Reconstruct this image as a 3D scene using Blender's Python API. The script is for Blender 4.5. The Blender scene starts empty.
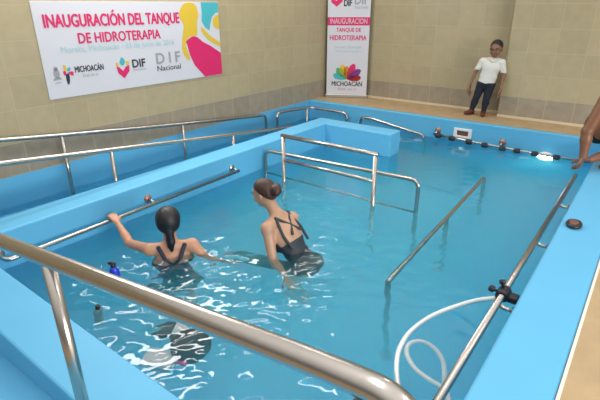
import bpy, bmesh, math, random
import numpy as np
from mathutils import Vector, Matrix
random.seed(7); rng = np.random.default_rng(11)
SC = bpy.context.scene
COL = SC.collection

# ------------------------------------------------------------------ camera, world, lights, exposure
cd = bpy.data.cameras.new('camera'); cam = bpy.data.objects.new('camera', cd); COL.objects.link(cam)
cd.sensor_width = 36; cd.lens = 36 * 460 / 600; cd.clip_start = 0.05
RT = ((0.7956, 0.6058, -0.0032), (-0.2329, 0.3107, 0.9215), (-0.5592, 0.7324, -0.3884))
cam.matrix_world = Matrix(((RT[0][0], RT[1][0], -RT[2][0], 3.6027), (RT[0][1], RT[1][1], -RT[2][1], -0.8610),
                           (RT[0][2], RT[1][2], -RT[2][2], 1.8313), (0, 0, 0, 1)))
SC.camera = cam
wd = bpy.data.worlds.new('world'); SC.world = wd; wd.use_nodes = True
wn = wd.node_tree; wtc = wn.nodes.new('ShaderNodeTexCoord'); wsp = wn.nodes.new('ShaderNodeSeparateXYZ'); wmr = wn.nodes.new('ShaderNodeMapRange')   # pale ceiling overhead, dimmer room around
wn.links.new(wtc.outputs['Generated'], wsp.inputs[0]); wn.links.new(wsp.outputs['Z'], wmr.inputs['Value'])
wmr.inputs['From Min'].default_value = 0.1; wmr.inputs['From Max'].default_value = 0.9; wmr.inputs['To Min'].default_value = 0.22; wmr.inputs['To Max'].default_value = 1.35
wn.links.new(wmr.outputs['Result'], wn.nodes['Background'].inputs['Strength'])
wn.nodes['Background'].inputs[0].default_value = (1.0, 0.985, 0.96, 1)

def area(name, loc, target, sx, sy, power, colour):
    l = bpy.data.lights.new(name, 'AREA'); l.shape = 'RECTANGLE'; l.size = sx; l.size_y = sy
    l.energy = power; l.color = colour
    o = bpy.data.objects.new(name, l); COL.objects.link(o); o.location = loc
    o.rotation_euler = (Vector(target) - Vector(loc)).to_track_quat('-Z', 'Y').to_euler()
    return o
area('window_daylight', (8.6, 0.6, 1.55), (0.5, 2.2, 0.5), 4.5, 1.1, 330, (1.0, 0.98, 0.95))
for lx, ly, lw in ((0.9, 2.7, .12), (-0.85, 5.2, .12), (2.9, -0.2, .12), (-0.75, 3.6, .12), (-0.75, 1.9, .12), (2.6, 3.6, .12), (4.6, 1.0, .12)):
    area('ceiling_lamp', (lx, ly, 3.1), (lx, ly, 0), lw, 1.2, 95 * lw, (1.0, 0.97, 0.92))
area('glint_light_left', (-1.10, 2.2, 2.55), (2.2, 2.2, 0.0), 2.4, .28, 45, (1.0, 0.98, 0.95))  # unseen light added above the banner to put glints on the swimmers' ripples
SC.view_settings.view_transform = 'Standard'; SC.view_settings.look = 'None'
SC.view_settings.gamma = 1; SC.view_settings.use_curve_mapping = False
SC.view_settings.exposure = 0.0
SC.cycles.use_denoising = True
SC.cycles.sample_clamp_indirect = 10
SC.cycles.max_bounces = 24; SC.cycles.diffuse_bounces = 6; SC.cycles.transmission_bounces = 12; SC.cycles.volume_bounces = 16

# ------------------------------------------------------------------ materials
def mat(name, col, rough=0.5, metal=0.0, noise=0.0, nscale=20, bump=0.0, spec=0.5, emit=None):
    m = bpy.data.materials.new(name); m.use_nodes = True
    nt = m.node_tree; b = nt.nodes['Principled BSDF']
    b.inputs['Base Color'].default_value = (*col, 1); b.inputs['Roughness'].default_value = rough
    b.inputs['Metallic'].default_value = metal; b.inputs['Specular IOR Level'].default_value = spec
    if noise or bump:
        tc = nt.nodes.new('ShaderNodeTexCoord'); n = nt.nodes.new('ShaderNodeTexNoise')
        n.inputs['Scale'].default_value = nscale; n.inputs['Detail'].default_value = 5
        nt.links.new(tc.outputs['Object'], n.inputs['Vector'])
        if noise:
            mx = nt.nodes.new('ShaderNodeMix'); mx.data_type = 'RGBA'
            mx.inputs['A'].default_value = (*[max(0, c * (1 - noise)) for c in col], 1)
            mx.inputs['B'].default_value = (*[min(1, c * (1 + noise)) for c in col], 1)
            nt.links.new(n.outputs['Fac'], mx.inputs['Factor']); nt.links.new(mx.outputs['Result'], b.inputs['Base Color'])
        if bump:
            bp = nt.nodes.new('ShaderNodeBump'); bp.inputs['Strength'].default_value = bump; bp.inputs['Distance'].default_value = 0.01
            nt.links.new(n.outputs['Fac'], bp.inputs['Height']); nt.links.new(bp.outputs['Normal'], b.inputs['Normal'])
    if emit:
        b.inputs['Emission Color'].default_value = (*emit[0], 1); b.inputs['Emission Strength'].default_value = emit[1]
    return m

def tile_mat(name, axis, cream, grey, grout, w=0.36, h=0.31, band=0.612):
    """glazed wall tiles on a vertical wall running along AXIS, one grey speckled row at the bottom"""
    m = bpy.data.materials.new(name); m.use_nodes = True; nt = m.node_tree; b = nt.nodes['Principled BSDF']
    L = nt.links.new; N = nt.nodes.new
    tc = N('ShaderNodeTexCoord'); sp = N('ShaderNodeSeparateXYZ'); L(tc.outputs['Object'], sp.inputs[0])
    ad = N('ShaderNodeMath'); ad.operation = 'SUBTRACT'; ad.inputs[1].default_value = 0.302 - 10 * h
    L(sp.outputs['Z'], ad.inputs[0])
    ax = N('ShaderNodeMath'); ax.operation = 'ADD'; ax.inputs[1].default_value = 20 * w + 0.1; L(sp.outputs[axis], ax.inputs[0])
    cb = N('ShaderNodeCombineXYZ'); L(ax.outputs[0], cb.inputs[0]); L(ad.outputs[0], cb.inputs[1])
    br = N('ShaderNodeTexBrick'); br.offset = 0; br.squash = 1
    br.inputs['Scale'].default_value = 1; br.inputs['Mortar Size'].default_value = 0.004; br.inputs['Mortar Smooth'].default_value = 0.3
    br.inputs['Brick Width'].default_value = w; br.inputs['Row Height'].default_value = h
    br.inputs['Color1'].default_value = (0.46, 0.46, 0.46, 1); br.inputs['Color2'].default_value = (0.54, 0.54, 0.54, 1)
    br.inputs['Mortar'].default_value = (0.5, 0.5, 0.5, 1)
    L(cb.outputs[0], br.inputs['Vector'])
    nz = N('ShaderNodeTexNoise'); nz.inputs['Scale'].default_value = 9; nz.inputs['Detail'].default_value = 6; L(tc.outputs['Object'], nz.inputs['Vector'])
    c1 = N('ShaderNodeMix'); c1.data_type = 'RGBA'; c1.inputs['A'].default_value = (*[c * 0.9 for c in cream], 1); c1.inputs['B'].default_value = (*[c * 1.1 for c in cream], 1)
    L(nz.outputs['Fac'], c1.inputs['Factor'])
    c2 = N('ShaderNodeMix'); c2.data_type = 'RGBA'; c2.inputs['A'].default_value = (*[c * 0.75 for c in grey], 1); c2.inputs['B'].default_value = (*[c * 1.25 for c in grey], 1)
    L(nz.outputs['Fac'], c2.inputs['Factor'])
    lt = N('ShaderNodeMath'); lt.operation = 'LESS_THAN'; lt.inputs[1].default_value = band; L(sp.outputs['Z'], lt.inputs[0])
    c3 = N('ShaderNodeMix'); c3.data_type = 'RGBA'; L(lt.outputs[0], c3.inputs['Factor']); L(c1.outputs['Result'], c3.inputs['A']); L(c2.outputs['Result'], c3.inputs['B'])
    ml = N('ShaderNodeMix'); ml.data_type = 'RGBA'; ml.blend_type = 'MULTIPLY'; ml.inputs['Factor'].default_value = 1
    sc2 = N('ShaderNodeMix'); sc2.data_type = 'RGBA'; sc2.blend_type = 'ADD'; sc2.inputs['Factor'].default_value = 1
    L(br.outputs['Color'], sc2.inputs['A']); sc2.inputs['B'].default_value = (0.5, 0.5, 0.5, 1)
    L(c3.outputs['Result'], ml.inputs['A']); L(sc2.outputs['Result'], ml.inputs['B'])
    gm = N('ShaderNodeMix'); gm.data_type = 'RGBA'; L(br.outputs['Fac'], gm.inputs['Factor']); L(ml.outputs['Result'], gm.inputs['A']); gm.inputs['B'].default_value = (*grout, 1)
    L(gm.outputs['Result'], b.inputs['Base Color'])
    b.inputs['Roughness'].default_value = 0.34
    bp = N('ShaderNodeBump'); bp.invert = True; bp.inputs['Strength'].default_value = 0.3; bp.inputs['Distance'].default_value = 0.003
    L(br.outputs['Fac'], bp.inputs['Height']); L(bp.outputs['Normal'], b.inputs['Normal'])
    return m

CREAM, GREYT, GROUT = (0.42, 0.35, 0.215), (0.315, 0.27, 0.20), (0.47, 0.40, 0.265)
M = {
 'tile_y': tile_mat('glazed_tile_left', 'Y', CREAM, GREYT, GROUT),
 'tile_x': tile_mat('glazed_tile_back', 'X', CREAM, GREYT, GROUT),
 'tan': mat('tan_stone', (0.42, 0.30, 0.165), 0.6, noise=0.22, nscale=7, bump=0.1),
 'blue': mat('blue_pool_paint', (0.115, 0.43, 0.685), 0.45, noise=0.05, nscale=3, spec=0.3),
 'basin': mat('lightened_pool_paint', (0.18, 0.68, 0.96), 0.5, noise=0.04, nscale=3, spec=0.3),  # the blue pool paint, lightened on the floor to brighten the water
 'trimw': mat('pale_edge', (0.72, 0.66, 0.58), 0.5),
 'base': mat('pale_baseboard', (0.62, 0.52, 0.36), 0.4),
 'steel': mat('brushed_steel', (0.50, 0.46, 0.42), 0.24, 1.0, noise=0.06, nscale=60),
 'white': mat('white_vinyl', (0.62, 0.62, 0.67), 0.5),
 'magenta': mat('magenta_ink', (0.66, 0.015, 0.13), 0.5), 'yellow': mat('yellow_ink', (0.68, 0.47, 0.04), 0.5),
 'teal': mat('teal_ink', (0.06, 0.42, 0.48), 0.5), 'black': mat('black_ink', (0.02, 0.02, 0.025), 0.5),
 'grey': mat('grey_ink', (0.32, 0.33, 0.35), 0.5), 'aqua': mat('pale_aqua_ink', (0.36, 0.58, 0.62), 0.5),
 'orange': mat('orange_ink', (0.75, 0.20, 0.03), 0.5), 'green': mat('green_ink', (0.10, 0.40, 0.10), 0.5), 'purple': mat('purple_ink', (0.19, 0.03, 0.22), 0.5),
 'alu': mat('aluminium', (0.55, 0.54, 0.52), 0.4, 1.0),
 'plastic': mat('black_plastic', (0.012, 0.012, 0.016), 0.35), 'rubber': mat('black_rubber', (0.02, 0.022, 0.028), 0.6),
 'whitep': mat('white_plastic', (0.78, 0.78, 0.76), 0.35), 'hose': mat('white_hose', (0.85, 0.85, 0.82), 0.4),
 'bluep': mat('royal_blue_plastic', (0.015, 0.04, 0.50), 0.3), 'greenp': mat('dull_green_plastic', (0.15, 0.33, 0.30), 0.35),
 'greyp': mat('pale_grey_plastic', (0.55, 0.58, 0.56), 0.45), 'pinkp': mat('magenta_plastic', (0.5, 0.03, 0.25), 0.4),
 'brown': mat('brown_plastic', (0.16, 0.07, 0.05), 0.35), 'red': mat('red_plastic', (0.35, 0.01, 0.01), 0.4),
 'copper': mat('rusty_flange', (0.42, 0.22, 0.17), 0.4, 0.6),
 'lamp': mat('lamp_glass', (0.9, 0.9, 0.9), 0.2, emit=((0.95, 1.0, 1.0), 30)),
 'skinA': mat('light_skin', (0.50, 0.25, 0.15), 0.45, noise=0.08, nscale=25), 'skinB': mat('tan_skin', (0.47, 0.27, 0.175), 0.45, noise=0.08, nscale=25),
 'skinC': mat('brown_skin', (0.24, 0.115, 0.065), 0.5, noise=0.08, nscale=25), 'skinD': mat('warm_brown_skin', (0.20, 0.085, 0.042), 0.42, noise=0.1, nscale=25),
 'hairK': mat('black_hair', (0.008, 0.007, 0.008), 0.4, noise=0.5, nscale=90, bump=0.4), 'hairB': mat('dark_brown_hair', (0.045, 0.018, 0.010), 0.42, noise=0.6, nscale=80, bump=0.5),
 'navy': mat('navy_swim_fabric', (0.012, 0.017, 0.045), 0.6, noise=0.5, nscale=45), 'char': mat('charcoal_swim_fabric', (0.028, 0.036, 0.045), 0.6, noise=0.3, nscale=50),
 'polo': mat('white_cotton', (0.70, 0.69, 0.64), 0.8, noise=0.04, nscale=40), 'denim': mat('dark_denim', (0.012, 0.016, 0.032), 0.8, noise=0.35, nscale=60),
 'shoe': mat('reddish_brown_leather', (0.12, 0.025, 0.018), 0.4), 'tee': mat('black_cotton', (0.010, 0.011, 0.016), 0.8), 'short': mat('dark_shorts', (0.02, 0.022, 0.03), 0.8),
 'eyew': mat('eye_white', (0.75, 0.73, 0.70), 0.3), 'iris': mat('dark_iris', (0.01, 0.007, 0.005), 0.2), 'lip': mat('lip', (0.30, 0.09, 0.08), 0.4),
}
# water: clear dielectric surface, very slightly tinted by the depth it stands for
wm = bpy.data.materials.new('pool_water_surface'); wm.use_nodes = True; nt = wm.node_tree; nt.nodes.clear()
wo = nt.nodes.new('ShaderNodeOutputMaterial'); wg = nt.nodes.new('ShaderNodeBsdfGlass')
wg.inputs['IOR'].default_value = 1.333; wg.inputs['Roughness'].default_value = 0.0; wg.inputs['Color'].default_value = (0.97, 0.995, 1.0, 1)
nt.links.new(wg.outputs[0], wo.inputs[0])
vs_ = nt.nodes.new('ShaderNodeVolumeScatter'); vs_.inputs['Color'].default_value = (0.13, 0.993, 0.9997, 1); vs_.inputs['Density'].default_value = 1.0; vs_.inputs['Anisotropy'].default_value = 0.3
va_ = nt.nodes.new('ShaderNodeVolumeAbsorption'); va_.inputs['Color'].default_value = (0.02, 0.965, 1.0, 1); va_.inputs['Density'].default_value = 0.22
vadd = nt.nodes.new('ShaderNodeAddShader'); nt.links.new(vs_.outputs[0], vadd.inputs[0]); nt.links.new(va_.outputs[0], vadd.inputs[1]); nt.links.new(vadd.outputs[0], wo.inputs['Volume'])
tc = nt.nodes.new('ShaderNodeTexCoord'); nz = nt.nodes.new('ShaderNodeTexNoise'); nz.inputs['Scale'].default_value = 7; nz.inputs['Detail'].default_value = 2
bp = nt.nodes.new('ShaderNodeBump'); bp.inputs['Strength'].default_value = 0.10; bp.inputs['Distance'].default_value = 0.02
nt.links.new(tc.outputs['Object'], nz.inputs['Vector']); nt.links.new(nz.outputs['Fac'], bp.inputs['Height']); nt.links.new(bp.outputs['Normal'], wg.inputs['Normal'])
M['water'] = wm

# ------------------------------------------------------------------ helpers
BASE = {}
def tag(o, label=None, cat=None, group=None, kind=None):
    for k, v in (('label', label), ('category', cat), ('group', group), ('kind', kind)):
        if v: o[k] = v
    return o
def thing(name, loc, label, cat, group=None):
    o = bpy.data.objects.new(name, None); o.empty_display_size = 0.1; COL.objects.link(o); o.location = loc
    BASE[o] = Vector(loc); return tag(o, label, cat, group)
def link(name, me, m, parent=None, smooth=True):
    """one mesh object from world-space mesh data"""
    if parent is not None:
        me.transform(Matrix.Translation(-BASE[parent]))
    o = bpy.data.objects.new(name, me); COL.objects.link(o); me.materials.append(M[m] if isinstance(m, str) else m)
    if parent is not None: o.parent = parent
    BASE[o] = BASE[parent].copy() if parent is not None else Vector((0, 0, 0))
    me.polygons.foreach_set('use_smooth', [smooth] * len(me.polygons)); me.update()
    return o
def obj(name, bm, m, parent=None, smooth=False):
    bmesh.ops.recalc_face_normals(bm, faces=bm.faces)
    me = bpy.data.meshes.new(name); bm.to_mesh(me); bm.free()
    return link(name, me, m, parent, smooth)
def own(o):
    """give a top-level mesh its own origin at the middle of its base"""
    v = np.array([p.co for p in o.data.vertices]); c = Vector((v[:, 0].mean(), v[:, 1].mean(), v[:, 2].min()))
    o.data.transform(Matrix.Translation(-c)); o.location = c; BASE[o] = c; return o
def box(bm, x0, x1, y0, y1, z0, z1, bev=0.0, mtx=None, seg=2):
    r = bmesh.ops.create_cube(bm, size=1); vs = r['verts']
    for v in vs:
        v.co = Vector((x0 + (v.co.x + .5) * (x1 - x0), y0 + (v.co.y + .5) * (y1 - y0), z0 + (v.co.z + .5) * (z1 - z0)))
    if bev:
        es = list({e for v in vs for e in v.link_edges})
        r2 = bmesh.ops.bevel(bm, geom=es, offset=bev, segments=seg, affect='EDGES', profile=.5); vs = list({v for f in r2['faces'] for v in f.verts} | {v for v in vs if v.is_valid})
    if mtx is not None:
        bmesh.ops.transform(bm, matrix=mtx, verts=[v for v in vs if v.is_valid])
    return bm
def fillet(pts, rad, n=6):
    pts = [Vector(p) for p in pts]; out = [pts[0]]
    for a, b, c in zip(pts, pts[1:], pts[2:]):
        u = (a - b); w = (c - b); r = min(rad, u.length * .49, w.length * .49); u.normalize(); w.normalize()
        for i in range(n + 1):
            t = i / n; p = b + u * r * (1 - t) ** 2 + w * r * t ** 2; out.append(p)
    out.append(pts[-1]); return out
def spline(pts, n=8, closed=False):
    P = [Vector(p) for p in pts]; out = []; N = len(P)
    rngi = range(N if closed else N - 1)
    for i in rngi:
        g = (lambda k: P[k % N]) if closed else (lambda k: P[max(0, min(N - 1, k))])
        p0, p1, p2, p3 = g(i - 1), g(i), g(i + 1), g(i + 2)
        for j in range(n):
            t = j / n
            out.append(.5 * ((2 * p1) + (p2 - p0) * t + (2 * p0 - 5 * p1 + 4 * p2 - p3) * t * t + (3 * p1 - p0 - 3 * p2 + p3) * t ** 3))
    if not closed: out.append(P[-1])
    return out
def tube(bm, pts, r, seg=16):
    pts = [Vector(p) for p in pts]; rings = []
    t0 = (pts[1] - pts[0]).normalized(); nrm = t0.orthogonal().normalized()
    for i, p in enumerate(pts):
        if i == 0: t = t0
        elif i == len(pts) - 1: t = (pts[i] - pts[i - 1]).normalized()
        else: t = ((pts[i + 1] - p).normalized() + (p - pts[i - 1]).normalized()).normalized()
        nrm = (nrm - t * nrm.dot(t)).normalized(); bn = t.cross(nrm)
        rr = r[i] if isinstance(r, (list, tuple)) else r
        rings.append([bm.verts.new(p + (nrm * math.cos(k * 2 * math.pi / seg) + bn * math.sin(k * 2 * math.pi / seg)) * rr) for k in range(seg)])
    for A, B in zip(rings, rings[1:]):
        for k in range(seg): bm.faces.new((A[k], A[(k + 1) % seg], B[(k + 1) % seg], B[k]))
    bm.faces.new(rings[0][::-1]); bm.faces.new(rings[-1]); return bm
def lathe(bm, prof, mtx, seg=24):
    """prof: (radius, height) pairs, spun about local z"""
    rings = []
    for r, z in prof:
        rings.append([bm.verts.new(mtx @ Vector((max(r, 1e-4) * math.cos(k * 2 * math.pi / seg), max(r, 1e-4) * math.sin(k * 2 * math.pi / seg), z))) for k in range(seg)])
    for A, B in zip(rings, rings[1:]):
        for k in range(seg): bm.faces.new((A[k], A[(k + 1) % seg], B[(k + 1) % seg], B[k]))
    bm.faces.new(rings[0][::-1]); bm.faces.new(rings[-1]); return bm
def aim(loc, d):
    return Matrix.Translation(loc) @ Vector(d).to_track_quat('Z', 'Y').to_matrix().to_4x4()
def B(): return bmesh.new()
def T(name, pts, r, m, parent, rad=0, seg=16):
    return obj(name, tube(B(), fillet(pts, rad) if rad else pts, r, seg), m, parent, True)
def flange(parent, p, d, r=0.045, m='steel'):
    return obj('flange', lathe(B(), [(r * .6, -.002), (r, 0), (r, .006), (r * .75, .012), (r * .55, .02)], aim(p, d), 20), m, parent, True)
def struct(name, bm, m, smooth=False):
    return tag(obj(name, bm, m, None, smooth), kind='structure')

# ------------------------------------------------------------------ setting
W, LB = 3.26, 5.74
bm = B()
box(bm, 3.58, 9.0, -4.0, 9.0, .0, .30); box(bm, -1.22, 3.58, 5.84, 6.75, .0, .30); box(bm, -1.22, 3.58, -4.0, -1.22, .0, .30); box(bm, 3.30, 3.58, -1.22, -.28, .0, .30)
struct('floor', bm, 'tan')
bm = B(); box(bm, -1.42, -1.22, -4.0, 6.8, .30, 3.4); struct('wall_left', bm, 'tile_y')
bm = B(); box(bm, -1.42, 1.80, 6.60, 6.8, .30, 3.4); box(bm, 1.80, 9.0, 6.37, 6.8, .30, 3.4, .008); struct('wall_back', bm, 'tile_x')
bm = B(); box(bm, -1.22, 1.80, 6.575, 6.605, .30, .335, .004); box(bm, 1.80, 9.0, 6.345, 6.375, .30, .335, .004); struct('baseboard_back', bm, 'base')
bm = B(); box(bm, -1.42, -1.22, -1.22, 5.84, -1.35, .30, .004); struct('trim_1', bm, 'blue')                       # painted wall below the tiles
bm = B()
box(bm, -.28, 0, -.28, 4.74, -1.35, .30, .014); struct('trim_2', bm, 'blue', False)                                    # curb between ramp and pool
bm = B(); box(bm, -.27, 1.02, 4.46, 4.74, -1.35, .299, .014); struct('trim_3', bm, 'blue')                         # its return along the back
bm = B(); box(bm, -.28, W + .02, -.28, 0, -1.35, .2995, .012); struct('trim_4', bm, 'blue')                              # near curb
bm = B(); box(bm, W, W + .31, -.27, 5.84, -1.35, .301, .014); struct('trim_5', bm, 'blue')                         # right ledge
bm = B(); box(bm, W + .31, W + .325, -1.22, 5.84, .0, .303, .002); struct('trim_6', bm, 'trimw')
bm = B(); box(bm, -1.22, W + .01, LB, 5.84, -1.35, .300, .014); struct('trim_7', bm, 'blue')                       # back ledge
bm = B(); box(bm, -1.22, W + .3, -1.22, 5.8, -1.35, -1.15); struct('pool_basin', bm, 'basin')
# ramp: down along the near side, round the corner, down beside the left wall, round again and into the pool
def prism(bm, a, b, c, d, zb=-1.16):
    """sloped top a-b-c-d (counter-clockwise from above), flat base"""
    top = [bm.verts.new(p) for p in (a, b, c, d)]; bot = [bm.verts.new((p[0], p[1], zb)) for p in (a, b, c, d)]
    bm.faces.new(top); bm.faces.new(bot[::-1])
    for i in range(4): bm.faces.new((top[i], bot[i], bot[(i + 1) % 4], top[(i + 1) % 4]))
bm = B()
prism(bm, (-.28, -1.22, -.02), (3.36, -1.22, .30), (3.36, -.27, .30), (-.28, -.27, -.02))
prism(bm, (-1.22, -1.22, -.05), (-.28, -1.22, -.02), (-.28, -.27, -.02), (-1.22, -.27, -.05))
prism(bm, (-1.22, -.27, -.05), (-.27, -.27, -.05), (-.27, 4.73, -.60), (-1.22, 4.73, -.60))
prism(bm, (-1.22, 4.73, -.60), (-.27, 4.73, -.60), (-.27, 5.75, -.63), (-1.22, 5.75, -.63))
prism(bm, (-.27, 4.73, -.63), (1.9, 4.73, -1.1), (1.9, 5.75, -1.1), (-.27, 5.75, -.63))
struct('access_ramp', bm, 'blue')

# water surface with the swimmers' ripples
xs = np.arange(-1.23, W + .005, .012); ys = np.arange(-.70, LB + .01, .012)
xs[-1] = W + .004; ys[-1] = LB + .004
X, Y = np.meshgrid(xs, ys, indexing='ij')
def blob(cx, cy, s): return np.exp(-((X - cx) ** 2 + (Y - cy) ** 2) / s ** 2)
strong = np.clip(1.25 * blob(.85, .62, .42) + 1.2 * blob(1.0, 1.05, .36) + .6 * blob(1.45, .45, .3) + .22 * blob(1.45, 1.35, .45) + .24 * blob(2.3, 2.0, .55) + .12 * blob(2.2, .9, .5) + .22 * blob(1.0, 2.3, .45), 0, 1.5)
Z = np.zeros_like(X)
for i in range(70):
    lam = rng.uniform(.055, .24); th = rng.normal(2.15, .6); ph = rng.uniform(0, 6.28)
    k = 2 * np.pi / lam
    Z += np.sin(k * (X * np.cos(th) + Y * np.sin(th)) + .9 * np.sin(2.1 * X + 1.7 * Y + ph) + ph) * lam * rng.uniform(.3, 1) * (.0011 + .0098 * strong * np.clip((lam - .04) / .1, .5, 1))
for i in range(12):
    lam = rng.uniform(.5, 1.3); th = rng.uniform(0, 6.28)
    Z += np.sin(2 * np.pi / lam * (X * np.cos(th) + Y * np.sin(th)) + rng.uniform(0, 6.28)) * lam * .0011
nx, ny = X.shape
co = np.stack([X, Y, Z], -1).reshape(-1, 3)
idx = np.arange(nx * ny).reshape(nx, ny)
q = np.stack([idx[:-1, :-1], idx[1:, :-1], idx[1:, 1:], idx[:-1, 1:]], -1).reshape(-1, 4)
rim = np.concatenate([idx[:, 0], idx[-1, 1:], idx[-2::-1, -1], idx[0, -2:0:-1]])       # closed body of water: sides and bottom
low = co[rim].copy(); low[:, 2] = -1.157; b0 = len(co); nb = len(rim); ctr = b0 + nb
co = np.concatenate([co, low, [[1.0, 2.5, -1.157]]])
a_ = np.arange(nb); n_ = (a_ + 1) % nb
side = np.stack([rim[n_], rim[a_], b0 + a_, b0 + n_], -1)
q = np.concatenate([q, side, np.stack([b0 + n_, b0 + a_, np.full(nb, ctr), np.full(nb, ctr)], -1)])
def np_mesh(name, co, q):
    me = bpy.data.meshes.new(name); me.vertices.add(len(co)); me.vertices.foreach_set('co', np.asarray(co, np.float32).ravel())
    tri = q[:, 3] == q[:, 2]; cnt = np.where(tri, 3, 4); keep = np.ones(q.shape, bool); keep[tri, 3] = False; fl = q[keep]
    me.loops.add(len(fl)); me.loops.foreach_set('vertex_index', np.asarray(fl, np.int32).ravel())
    me.polygons.add(len(q)); me.polygons.foreach_set('loop_start', np.concatenate([[0], np.cumsum(cnt)[:-1]]).astype(np.int32))
    me.update(calc_edges=True); me.validate(); return me
o = link('pool_water', np_mesh('pool_water', co, q), 'water'); tag(o, 'clear turquoise rippled water filling the pool', 'water', None, 'stuff')

# ------------------------------------------------------------------ handrails
def post(parent, top, zb, r=.02, fl=True):
    T('post', [top, (top[0], top[1], zb)], r, 'steel', parent)
    if fl: flange(parent, (top[0], top[1], zb), (0, 0, 1))
# foreground rail beside the near curb, bends down at its right end
NR = [(.30, -.34, .90), (1.79, -.335, 1.035), (3.26, -.33, 1.245)]
t = thing('handrail', (1.9, -.34, .15), 'thick foreground handrail crossing the bottom left, beside the near curb', 'handrail')
T('rail', fillet([(.02, -.34, .40)] + NR + [(3.42, -.33, 1.26), (3.47, -.33, 1.0), (3.48, -.33, .31)], .16, 10), .0255, 'steel', t, seg=24)
post(t, (2.19, -.335, 1.075), .17, .0215); post(t, (.75, -.338, .92), .06, .0215); flange(t, (3.48, -.33, .301), (0, 0, 1))
# ramp rail on the wall side
xw = -1.1
zr = lambda y: .745 - .1335 * (y - .4) + .0048 * (y - .4) ** 2
t = thing('handrail', (xw, 2.2, -.4), 'long upper ramp handrail nearest the tiled left wall, under the wide banner', 'handrail')
T('rail', [(xw, -.8, .86)] + [(xw, y, zr(y)) for y in (0, .7, 1.3, 2.0, 2.8, 3.6)] + fillet([(xw, 4.2, zr(4.2)), (xw, 4.43, zr(4.43)), (xw, 4.44, -.1), (xw, 4.44, -.57)], .08), .0215, 'steel', t)
for y in (1.3, 2.83): post(t, (xw, y, zr(y)), -.06 - .11 * (y + .2), .019)
# second wall-side rail round the corner
t = thing('handrail', (xw, 5.3, -.62), 'handrail bending around the back left corner below the roll-up banner', 'handrail')
T('rail', fillet([(xw, 4.70, -.58), (xw, 4.70, .265), (xw, 5.05, .25), (xw + .02, 5.60, .21), (-.39, 5.66, .19), (-.38, 5.66, -.60)], .09, 8), .0215, 'steel', t)
post(t, (xw + .02, 5.48, .215), -.62, .019)
t = thing('handrail', (.2, 5.66, -.7), 'short handrail sloping into the water at the middle of the back wall', 'handrail')
T('rail', fillet([(-.12, 5.66, -.64), (-.12, 5.66, .155), (.06, 5.66, .165), (.98, 5.66, .03), (1.0, 5.66, -.85)], .07, 8), .0215, 'steel', t)
# ramp rail on the curb side
zl = lambda y: .705 - .1195 * (y - .44)
t = thing('handrail', (-.33, 2.2, -.3), 'lower ramp handrail running along the outer side of the long left curb', 'handrail')
T('rail', fillet([(-.33, -.15, .76), (-.33, .44, zl(.44)), (-.33, 4.25, zl(4.25)), (-.33, 4.3, .1), (-.33, 4.3, -.5)], .08), .0215, 'steel', t)
for y in (.05, 1.37, 2.96): post(t, (-.33, y, zl(y)), -.08 - .11 * (y + .2), .018)
# grab bar along the left curb inside the pool
t = thing('grab_bar', (.09, 1.5, .1), 'long grab bar on the inner face of the left curb, gripped by a swimmer', 'grab bar')
T('rail', fillet([(.005, .16, .135), (.1, .17, .115), (.1, .30, .112), (.1, 2.60, .135)], .08), .018, 'steel', t)
for y in (1.47, 2.585):
    T('bracket', [(.004, y, .15), (.06, y, .145), (.1, y, .128)], .013, 'steel', t); flange(t, (0, y, .15), (1, 0, 0), .04, 'copper' if y < 2 else 'steel')
flange(t, (0, .16, .135), (1, 0, 0), .042)
# two-bar frame and the long low bar behind it
t = thing('handrail', (1.05, 2.93, -1.1), 'rectangular two-bar handrail frame standing in the pool, the tallest there', 'handrail')
T('rail', [(.455, 2.93, .525), (1.645, 2.93, .525)], .0225, 'steel', t); T('rail', [(.48, 2.93, .25), (1.62, 2.93, .25)], .019, 'steel', t)
for x in (.48, 1.62): post(t, (x, 2.93, .525), -1.15, .0215)
t = thing('handrail', (1.0, 3.12, -1.1), 'long low handrail with rounded bent ends just behind the two-bar frame', 'handrail')
T('rail', fillet([(.04, 3.12, -1.15), (.04, 3.12, .235), (2.0, 3.12, .285), (2.0, 3.12, -1.15)], .09, 8), .0205, 'steel', t)
flange(t, (.04, 3.12, -1.15), (0, 0, 1)); flange(t, (2.0, 3.12, -1.15), (0, 0, 1))
T('lower_rail', [(.06, 3.12, -.12), (1.98, 3.12, -.12)], .018, 'steel', t)
# bar lying just under the surface, middle of the pool
t = thing('exercise_bar', (2.32, 3.1, -1.1), 'submerged walking bar running lengthwise just under the water, mid pool', 'exercise bar')
T('rail', fillet([(2.40, 1.80, -1.15), (2.375, 1.80, -.035), (2.265, 4.40, .0), (2.265, 4.41, -1.15)], .05), .022, 'steel', t)
post(t, (2.32, 3.1, -.02), -1.15, .02); flange(t, (2.40, 1.80, -1.15), (0, 0, 1)); flange(t, (2.265, 4.41, -1.15), (0, 0, 1))
# grab bar along the right ledge
t = thing('grab_bar', (3.16, 2.4, .15), 'long straight grab bar along the wide blue right ledge', 'grab bar')
T('rail', [(3.155, .35, .215), (3.165, 4.27, .262)], .0205, 'steel', t)
for y in (1.62, 2.55, 3.4, .5):
    z = .2105 + .0121 * y
    T('bracket', [(3.16, y, z - .01), (3.20, y, z - .02), (3.262, y, z - .02)], .013, 'steel', t); flange(t, (W, y, z - .02), (-1, 0, 0), .036)
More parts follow.
